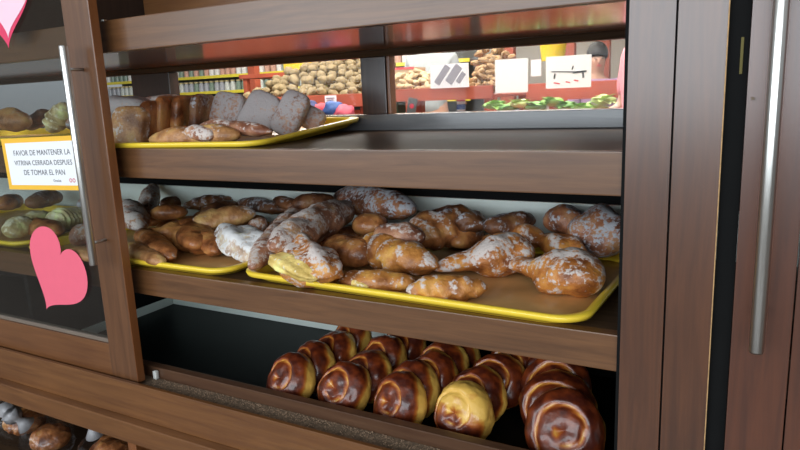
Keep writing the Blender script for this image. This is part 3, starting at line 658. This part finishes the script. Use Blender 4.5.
# ------------------------------------------------------------------ the shop behind the back window
M_redwood = plain('red_brown_stand_wood', (.46, .10, .05), .5, var=.2, scale=6)
M_pot = plain('potato_skin', (.25, .18, .085), .75, var=.35, scale=14)
M_ging = plain('ginger_skin', (.46, .33, .18), .75, var=.2, scale=20)
M_root = plain('brown_root_skin', (.36, .22, .10), .8, var=.3, scale=25)
M_green = [plain('green_leaf_a', (.30, .52, .12), .5, var=.3, scale=15), plain('green_leaf_b', (.16, .34, .08), .5, var=.3, scale=15), plain('green_leaf_c', (.50, .62, .22), .5, var=.3, scale=15)]
def stand(name, x0, x1, y0, ztop, depth, rise, label, bh=.10, added_board=0):
    t = tag(empty(name, ((x0 + x1) / 2, y0 + depth / 2, -1.22)), label, 'produce stand')
    o = Vector(t.location)
    def P(nm, *bx, bev=.004):
        m = MB()
        for a, b in bx: m.box(a, b, bev)
        q = m.build(nm, M_redwood, t); q.location = -o; return q
    P('front_board', ((x0, y0, ztop - bh), (x1, y0 + .03, ztop)))
    P('display_board', ((x0, y0 + .031, ztop - .08), (x1, y0 + depth, ztop - .06)))
    if added_board: P('added_red_board', ((x0 + .071, y0 + .032, ztop - added_board - .13), (x1 - .071, y0 + .05, ztop - .125)))  # unseen red board added so the upper shelf underside mirrors red
    for a in (x0, x1 - .07):
        P('leg', ((a, y0 + .035, -1.22), (a + .07, y0 + .1, ztop - .0805))); P('leg', ((a, y0 + depth - .07, -1.22), (a + .07, y0 + depth, ztop - .0805)))
    return t
def lump_mesh(seed, sx, sy, sz, amp, fr=2.2):
    bm = bmesh.new(); bmesh.ops.create_icosphere(bm, subdivisions=3, radius=1)
    for v in bm.verts:
        q = v.co.copy(); k = 1 + amp * fbm(q * fr, seed); v.co = Vector((q.x * sx, q.y * sy, q.z * sz)) * k
    me = bpy.data.meshes.new('lump'); bm.to_mesh(me); bm.free()
    for p in me.polygons: p.use_smooth = True
    return me
def heap(name, mat, meshes, x0, x1, y0, z0, rows, dx, dy, dz, label, cat, group, seed, shape=None, jit=.3):
    rd = random.Random(seed); nn = 0
    for m in meshes:
        if not m.materials: m.materials.append(mat)
    for lay in range(2):
        for r in range(rows):
            n = int((x1 - x0) / dx)
            for k in range(n):
                x = x0 + (k + .5 * (r % 2) + .25 * lay + rd.uniform(-jit, jit)) * dx; f = (x - x0) / (x1 - x0)
                if shape and r > shape(f) * rows: continue
                o = link(name, rd.choice(meshes), loc=(x, y0 + r * dy + lay * dx * .8 + rd.uniform(-.02, .02), z0 + r * dz - lay * dz * .6 + rd.uniform(-.015, .015)), rot=(rd.uniform(-.6, .6), rd.uniform(-.6, .6), rd.uniform(0, 6)))
                tag(o, label, cat, group); nn += 1
    return nn
Y1 = 3.4
a = onY(205, 99, Y1); b = onY(365, 97, Y1)
stand('produce_stand', a.x, b.x, Y1, onY(300, 96, Y1).z, .7, .3, 'red brown wooden produce stand piled with potatoes', added_board=.5)
zt = onY(300, 97, Y1).z
potm = [lump_mesh(k, .052, .040, .037, .28) for k in range(4)]
heap('potato', M_pot, potm, onY(243, 90, Y1).x, b.x, Y1 + .07, zt + .02, 7, .098, .075, .050, 'tan potato in the heap on the stand, seen through the back window', 'potato', 'potatoes heaped on the produce stand', 3, lambda f: .25 + 1.9 * f if f < .4 else 1.0)
# price label
o = MB().box((-.055, -.004, -.028), (.055, 0, .028), 0).build('price_label', M_paper, loc=onY(331, 99, Y1) + Vector((0, -.004, 0))); tag(o, 'small white price label on the front of the potato stand', 'label')
MB().box((-.04, -.006, .004), (.04, -.0045, .009), 0).box((-.035, -.006, -.010), (.03, -.0045, -.005), 0).build('lettering', M_ink, o)
# bags below the potato stand
for k, (px, py, c) in enumerate(((310, 107, (.02, .03, .12)), (322, 109, (.45, .04, .06)), (334, 107, (.03, .08, .25)), (344, 110, (.5, .08, .12)))):
    o = link('onion_sack', lump_mesh(20 + k, .09, .08, .07, .3), plain('sack_colour', c, .6, var=.2), loc=onY(px, py + 3, 3.3))
    tag(o, ['navy blue net sack below the potatoes, farthest left of four', 'dark red net sack between the two blue sacks', 'blue net sack right of the dark red sack', 'crimson net sack nearest to the window mullion'][k], 'sack', 'net sacks below the potato stand')
# shelves of jars behind
YJ = 6.0
jl = [plain('jar_glass_%d' % k, c, .25, var=.2, scale=60) for k, c in enumerate(((.62, .66, .62), (.22, .30, .24), (.58, .34, .26), (.78, .76, .70), (.40, .42, .46)))]
M_lid = plain('gold_lid', (.75, .62, .30), .4); M_strip = plain('yellow_price_strip', (.85, .72, .06), .5); M_shelf = plain('grey_metal_shelf', (.35, .34, .33), .5)
js = tag(empty('jar_shelf', (onY(180, 80, YJ).x, YJ + .2, -1.22)), 'long grey supermarket shelf of jars with yellow price strips', 'shelf')
xj0 = onY(100, 80, YJ).x; xj1 = onY(470, 70, YJ).x
def jm(seed):
    m = MB(); m.tube([(0, 0, 0), (0, 0, .004), (0, 0, .10), (0, 0, .118), (0, 0, .125)], [.036, .042, .042, .03, .03], 14); b_ = m.bm
    bmesh.ops.recalc_face_normals(b_, faces=b_.faces[:]); me = bpy.data.meshes.new('jar'); b_.to_mesh(me); b_.free(); me.materials.append(jl[seed]); return me
jms = [jm(k) for k in range(5)]
m = MB(); m.tube([(0, 0, .1255), (0, 0, .145)], .034, 14); lidm = m.build('t', M_lid); lidme = lidm.data; bpy.data.objects.remove(lidm)
rd = random.Random(9)
for lv in range(4):
    z = -.30 + .215 * lv
    q = MB().box((xj0, YJ, z - .02), (xj1, YJ + .4, z), 0).build('shelf_board', M_shelf, js); q.location = -js.location
    q = MB().box((xj0, YJ - .012, z - .035), (xj1, YJ - .001, z + .005), 0).build('price_strip', M_strip, js); q.location = -js.location
q = MB().box((xj0, YJ + .4, -1.22), (xj1, YJ + .43, .75), 0).build('shelf_back', plain('shelf_back_dark', (.10, .10, .09), .7), js); q.location = -js.location
for lv in range(4):
    z = -.30 + .215 * lv; x = xj0 + .05
    while x < xj1:
        vis = (x < onY(262, 80, YJ).x) or (lv >= 2 and x < onY(345, 60, YJ).x) or x > onY(376, 60, YJ).x and x < onY(408, 60, YJ).x
        if vis and x > onY(106, 80, YJ).x:
            o = link('jar', jms[(lv * 2 + int(rd.random() * 2.4)) % 5], loc=(x, YJ + .06, z + .001)); tag(o, 'jar on the far shelf seen through the back window', 'jar', 'jars on the far supermarket shelf')
            link('lid', lidme, None, o)
        x += .096 + rd.uniform(0, .01)
# red post
o = MB().box((-.05, -.05, 0), (.05, .05, 2.9), .004).build('timber_post', M_redwood, loc=(onY(254, 75, 5.2).x, 5.2, -1.22)); tag(o, 'red brown timber post behind the potato heap', 'post')
o = MB().box((-.22, -.10, -.11), (.22, .10, .11), .004).build('cardboard_box', plain('yellow_card', (.85, .68, .05), .6), loc=onY(306, 62, 4.7)); tag(o, 'bright yellow box behind the top of the potato heap', 'box')
o = link('dark_bag', lump_mesh(44, .13, .11, .12, .3), plain('navy_bag', (.03, .035, .05), .6), loc=(onY(337, 66, 4.45).x, 4.45, onY(306, 62, 4.7).z - .1105 + .115)); tag(o, 'dark navy bag behind the potatoes beside the mullion', 'bag')

t = tag(empty('display_table', (onY(320, 66, 4.6).x, 4.62, -1.22)), 'low dark table behind the potato heap carrying a yellow box', 'table')
zt_ = onY(306, 62, 4.7).z - .1105 + 1.22
q = MB().box((-.75, -.40, zt_ - .04), (.55, .36, zt_), .003).build('table_top', M_redwood, t)
for a_ in (-.72, .48):
    for b_ in (-.38, .30): MB().box((a_, b_, 0), (a_ + .05, b_ + .05, zt_ - .0405), .003).build('leg', M_redwood, t)
# ginger stand, middle
Y2 = 3.1
a = onY(366, 92, Y2); b = onY(492, 87, Y2); z2 = onY(430, 88, Y2).z
stand('produce_stand', a.x, b.x, Y2, z2, .8, .2, 'red brown stand holding ginger roots and a brown root heap', bh=.085, added_board=0)
MB().box((-.62, 0, 0), (.45, .03, .62), .004).build('added_red_panel', M_redwood, loc=((a.x + b.x) / 2, Y2 - .30, -.80))  # panel added out of view to redden the shelf underside reflection
tag(C.objects[-1], 'unseen red brown panel added low before the ginger stand for the shelf reflection', 'crate')
ging = []
for k in range(3):
    rd = random.Random(k); mb = bmesh.new()
    for j in range(4):
        t = bmesh.ops.create_icosphere(mb, subdivisions=2, radius=.022)['verts']; of = Vector((rd.uniform(-.04, .04), rd.uniform(-.02, .02), rd.uniform(-.012, .012))); an = rd.uniform(0, 3)
        for v in t: v.co = Matrix.Rotation(an, 3, 'Z') @ Vector((v.co.x * 1.9, v.co.y * .9, v.co.z * .8)) + of
    me = bpy.data.meshes.new('ginger'); mb.to_mesh(me); mb.free()
    for p in me.polygons: p.use_smooth = True
    ging.append(me)
heap('ginger_root', M_ging, ging, onY(378, 85, Y2).x, onY(436, 85, Y2).x, Y2 + .07, z2 + .0, 4, .07, .06, .032, 'pale ginger root lying on the middle stand behind the window', 'ginger root', 'ginger roots on the middle stand', 5)
rootm = [lump_mesh(60 + k, .045, .020, .020, .5, 3) for k in range(3)]
heap('brown_root', M_root, rootm, onY(466, 85, Y2).x, onY(497, 85, Y2).x, Y2 + .07, z2 + .01, 7, .05, .035, .036, 'knobbly brown root in the heap beside the white signs', 'root', 'brown roots heaped beside the signs', 6, lambda f: 1.0)
o = MB().box((-.16, -.1, -.06), (.16, .1, .06), .003).build('cardboard_box', plain('brown_card', (.50, .38, .22), .7), loc=onY(402, 76, Y2 + .55)); tag(o, 'brown cardboard box with a red and white edge behind the ginger', 'box')
MB().box((-.162, -.103, .045), (.162, -.1005, .062), 0).build('red_edge', plain('red_tape', (.7, .1, .1), .5), o)
o = MB().box((-.09, -.06, -.12), (.09, .06, .12), .004).build('plastic_crate', plain('dark_green_crate', (.03, .07, .03), .5), loc=onY(391, 110, Y2 + .1)); tag(o, 'dark green crate under the ginger stand', 'crate')
o = MB().box((-.035, -.002, -.055), (.035, .002, .055), 0).build('printed_card', plain('dark_grey_card', (.10, .11, .11), .5), loc=onY(412, 106, Y2 - .02), rot=(0, R(12), 0)); tag(o, 'dark grey tilted card with a red emblem hanging below the stand', 'card')
MB().tube([(0, -.0022, 0), (0, -.004, 0)], .017, 16).build('emblem', M_red_ink, o)
# paper signs on the stands
def sign(px0, py0, px1, py1, y, label, marks=(), tilt=0):
    a = onY(px0, py0, y); b = onY(px1, py1, y); c = (a + b) / 2; wd = abs(b.x - a.x); ht = abs(a.z - b.z)
    o = MB().box((-wd / 2, -.002, -ht / 2), (wd / 2, .002, ht / 2), 0).build('price_sign', M_paper, loc=c, rot=(0, R(tilt), 0)); tag(o, label, 'sign', 'white paper signs on the produce stands')
    for (u, v, w_, h_, an, mt) in marks:
        q = MB().box((-w_ / 2 * wd, -.0005, -h_ / 2 * ht), (w_ / 2 * wd, .0005, h_ / 2 * ht), 0).build('mark', mt, o, loc=(u * wd, -.003, v * ht), rot=(0, R(an), 0))
    return o
M_gr = plain('grey_print', (.30, .29, .33), .6)
sign(430, 65, 469, 87, Y2 - .01, 'white sign with slanting grey picture between ginger and brown roots', [(-.18, .05, .16, .9, 38, M_gr), (.12, .05, .2, .85, 38, M_gr), (.3, -.1, .12, .5, 38, M_gr)])
sign(495, 60, 528, 92, Y2 - .03, 'large blank white sign right of the brown root heap')
sign(531, 60, 541, 76, Y2 + .3, 'smallest narrow white sign between the two large white signs')
sign(546, 57, 591, 87, Y2 - .03, 'wide white sign with black scrawl and small red marks', [(0, .0, .75, .035, 3, M_ink), (.25, -.02, .3, .06, -3, M_ink), (-.3, -.12, .04, .16, 10, M_ink), (.33, -.12, .04, .18, -5, M_ink), (.1, .12, .03, .12, 20, M_ink), (-.25, -.34, .14, .04, 12, M_red_ink), (0, -.32, .1, .04, 12, M_red_ink), (.18, -.28, .1, .04, 12, M_red_ink)])
# greens stand, right
Y3 = 2.7
a = onY(484, 90, Y3); b = onY(640, 84, Y3)
t = stand('produce_stand', a.x, b.x, Y3 - .05, onY(550, 112, Y3).z, .5, .2, 'red brown stand with bagged green vegetables at the right')
Y4 = 3.3
stand('produce_stand', onY(526, 85, Y4).x, onY(660, 82, Y4).x, Y4, onY(570, 82, Y4).z, .6, .2, 'red brown stand behind the green vegetables carrying the scrawled sign', bh=.11)
zg = onY(550, 112, Y3).z
def leafy(loc, s, mat, label, seed):
    rd = random.Random(seed); mb = bmesh.new()
    for j in range(26):
        an = rd.uniform(0, 2 * PI); tl = rd.uniform(.7, 1.5); L = s * rd.uniform(.7, 1.1); wv = s * .28
        d_ = Vector((math.cos(an) * math.sin(tl), math.sin(an) * math.sin(tl), math.cos(tl))); sd = d_.cross(Vector((0, 0, 1))).normalized(); pr = []
        for q in range(6):
            u = q / 5; c = d_ * L * u + Vector((0, 0, -L * .35 * u * u)); w_ = wv * math.sin(PI * (u * .85 + .1)); pr.append((mb.verts.new(c - sd * w_), mb.verts.new(c + Vector((0, 0, -w_ * .3))), mb.verts.new(c + sd * w_)))
        for p, q in zip(pr, pr[1:]): mb.faces.new((p[0], p[1], q[1], q[0])); mb.faces.new((p[1], p[2], q[2], q[1]))
    t_ = bmesh.ops.create_icosphere(mb, subdivisions=2, radius=s * .55)['verts']
    for v in t_: v.co = Vector((v.co.x * 1.5, v.co.y, v.co.z * .55)) * (1 + .25 * fbm(v.co * 30, seed))
    me = bpy.data.meshes.new('greens'); mb.to_mesh(me); mb.free()
    for p in me.polygons: p.use_smooth = True
    o = link('leafy_vegetable', me, mat, loc=loc); tag(o, label, 'leafy vegetable', 'green leafy vegetables on the right stand'); return o
gl = ['far left beside the red upright', 'left, dark bunch under the blank sign', 'pale bunch just right of the blank sign', 'dark bunch between the two big signs', 'bright bunch below the scrawled sign', 'dark bunch right below the scrawled sign', 'pale bunch near the pink sleeve', 'yellow green bunch nearest to the right stile', 'low yellow green bunch in front']
for k, (px, py, c) in enumerate(((494, 105, 0), (507, 108, 1), (520, 104, 2), (535, 107, 1), (552, 102, 0), (567, 106, 1), (582, 108, 0), (604, 100, 2), (598, 110, 2))):
    p = onY(px, py, Y3 + .12); leafy(p, .085, M_green[c], 'green leafy vegetable, ' + gl[k], 70 + k)
o = MB().tube([(0, 0, -.055), (0, 0, -.05), (0, 0, .05), (0, 0, .055)], [.027, .031, .031, .027], 18).build('drink_can', M_paper, loc=onY(461, 103, Y2 + .3)); tag(o, 'small red white and blue can under the middle stand', 'can')
MB().tube([(0, 0, .012), (0, 0, .045)], .0318, 18).build('red_band', M_red_ink, o); MB().tube([(0, 0, -.045), (0, 0, -.008)], .0318, 18).build('blue_band', plain('blue_band', (.03, .12, .5), .5), o)
# timber uprights and yellow sign in the far background
for k, (px, y) in enumerate(((508, 6.4), (568, 6.4), (603, 6.8))):
    o = MB().box((-.08, -.05, 0), (.08, .05, 2.9), .004).build('timber_post', M_redwood, loc=(onY(px, 50, y).x, y, -1.22)); tag(o, ['far timber post left of the yellow bucket', 'far timber post right behind the yellow bucket', 'far timber post behind the purple shirted person'][k], 'post')
o = MB().tube([(0, 0, -.12), (0, 0, .12)], [.10, .13], 20).build('hanging_bucket', plain('yellow_bucket', (.9, .66, .02), .5), loc=onY(553, 47, 5.0)); tag(o, 'bright yellow bucket hanging far behind the scrawled sign', 'bucket')
MB().tube([(0, 0, .12), (0, 0, 1.55 - o.location.z)], .006, 8).build('cord', M_ink, o)

# people
def skinned(name, verts, edges, mat, parent=None, sub=2):
    me = bpy.data.meshes.new(name); me.from_pydata([v[:3] for v in verts], edges, []); me.materials.append(mat)
    o = bpy.data.objects.new(name, me); C.objects.link(o)
    if parent: o.parent = parent
    md = o.modifiers.new('skin', 'SKIN'); md.use_smooth_shade = True
    for i, v in enumerate(verts):
        r = v[3]; me.skin_vertices[0].data[i].radius = (r, v[4] if len(v) > 4 else r)
    me.skin_vertices[0].data[0].use_root = True
    o.modifiers.new('sub', 'SUBSURF').levels = sub; o.modifiers['sub'].render_levels = sub
    return o
M_skin = plain('skin', (.55, .32, .22), .5, var=.03); M_hair = plain('black_hair', (.02, .017, .015), .5)
def person(loc, rz, shirt, trouser, label, lean=0.0, hat=None, sc=1.0):
    """about 1.65 m tall, facing -y before rotation, arms reaching forward to the stand"""
    k = lean
    def P(x, y, z, *r): return (x, y - k * max(0, z - .95), z) + r
    V = [P(0, 0, .95, .13, .10), P(0, 0, 1.12, .115, .09), P(0, 0, 1.30, .14, .10), P(0, 0, 1.40, .07, .06), P(0, -.01, 1.46, .048), P(0, -.02, 1.54, .075, .088), P(0, -.02, 1.61, .068, .08)]
    E = [(0, 1), (1, 2), (2, 3), (3, 4), (4, 5), (5, 6)]
    for s in (-1, 1):
        b0 = len(V)
        V += [P(s * .17, 0, 1.355, .05), P(s * .22, -.03, 1.10, .038), P(s * .17, -.24, 1.02, .030), P(s * .16, -.32, 1.01, .028, .016)]
        E += [(2, b0), (b0, b0 + 1), (b0 + 1, b0 + 2), (b0 + 2, b0 + 3)]
        for f in range(4):
            V.append(P(s * .16 + (f - 1.5) * .018, -.385 + .006 * abs(f - 1.5), .995, .008)); E.append((b0 + 3, len(V) - 1))
        V.append(P(s * .125, -.33, 1.0, .009)); E.append((b0 + 3, len(V) - 1))
        b0 = len(V)
        V += [(s * .09, 0, .84, .085), (s * .10, -.01, .48, .055), (s * .10, .02, .09, .038), (s * .10, -.10, .04, .035, .03)]
        E += [(0, b0), (b0, b0 + 1), (b0 + 1, b0 + 2), (b0 + 2, b0 + 3)]
    root = skinned('person', V, E, M_skin); tag(root, label, 'person')
    SV = [P(0, 0, .88, .155, .12), P(0, 0, 1.12, .135, .108), P(0, 0, 1.30, .158, .118), P(0, 0, 1.39, .085, .075)]; SE = [(0, 1), (1, 2), (2, 3)]
    for s in (-1, 1):
        b0 = len(SV); SV += [P(s * .175, 0, 1.355, .066), P(s * .215, -.025, 1.14, .056)]; SE += [(2, b0), (b0, b0 + 1)]
    skinned('shirt', SV, SE, shirt, root)
    TV = [(0, 0, .93, .145, .115)]; TE = []
    for s in (-1, 1):
        b0 = len(TV); TV += [(s * .09, 0, .82, .10), (s * .10, -.005, .48, .072), (s * .10, .02, .10, .058)]; TE += [(0, b0), (b0, b0 + 1), (b0 + 1, b0 + 2)]
    skinned('trousers', TV, TE, trouser, root)
    hd = Vector(P(0, -.01, 1.60)[:3])
    bm = bmesh.new(); bmesh.ops.create_uvsphere(bm, u_segments=24, v_segments=16, radius=.105)
    for v in bm.verts: v.co = Vector((v.co.x * .88, v.co.y + .022, v.co.z * 1.02 + .02 if v.co.z > -.03 or v.co.y > 0 else v.co.z * .2 + .02)) + hd
    me = bpy.data.meshes.new('hair'); bm.to_mesh(me); bm.free()
    for p in me.polygons: p.use_smooth = True
    link('hair', me, M_hair, root)
    fc = hd + Vector((0, -.088, -.045))
    for s in (-1, 1): link('eye', lump_mesh(1, .011, .008, .007, 0), M_ink, root, loc=fc + Vector((s * .03, -.004, .02)))
    link('nose', lump_mesh(2, .012, .016, .022, 0), M_skin, root, loc=fc + Vector((0, -.010, -.005)))
    link('mouth', lump_mesh(3, .022, .006, .006, 0), M_red_ink, root, loc=fc + Vector((0, -.004, -.04)))
    if hat:
        m_ = MB(); m_.tube([(0, 0, .0), (0, 0, .012)], [.19, .185], 28); m_.tube([(0, 0, .012), (0, 0, .09), (0, 0, .115)], [.11, .10, .07], 28)
        m_.build('hat', hat, root, True, loc=hd + Vector((0, .0, .045)))
    root.location = loc; root.rotation_euler = (0, 0, rz); root.scale = (sc, sc, sc); return root
M_grey = plain('grey_shirt_cloth', (.42, .47, .47), .8, var=.05); M_gtr = plain('pale_grey_trouser_cloth', (.55, .58, .58), .8, var=.05)
g = onY(430, 90, 4.3); person((g.x, 4.3, -1.22), R(186), M_grey, M_gtr, 'person in grey shirt and pale trousers behind the ginger stand', lean=.15, sc=1.1)
g = onY(597, 80, 4.45); person((g.x, 4.45, -1.22), R(20), plain('purple_cloth', (.42, .26, .44), .8, var=.15, scale=12), plain('dark_trousers', (.05, .05, .08), .8), 'dark haired person in purple top at the far right stand', sc=.90)
g = onY(628, 90, 2.55); person((g.x + .13, 2.3, -1.22), R(-60), plain('pink_cloth', (.80, .30, .34), .8, var=.05), plain('brown_trousers', (.20, .12, .10), .8), 'person in pink top at the right edge of the window')
# unseen ceiling tubes, added to go with the shop area lights
for k, (x, y) in enumerate(((-2.6, 3.0), (-4.0, 5.0))):
    t = tag(empty('added_ceiling_tube', (x, y, 1.5495)), ['unseen added tube light over the potato and ginger stands', 'unseen added tube light over the far jar shelf'][k], 'ceiling light')
    MB().box((-1.2, -.08, -.04), (1.2, .08, 0), .004).build('housing', plain('white_housing', (.8, .8, .8), .5), t)
    MB().tube([(-1.15, 0, -.055), (1.15, 0, -.055)], .014, 12).build('tube', emit('lit_tube', (1, .98, .92), 12), t)
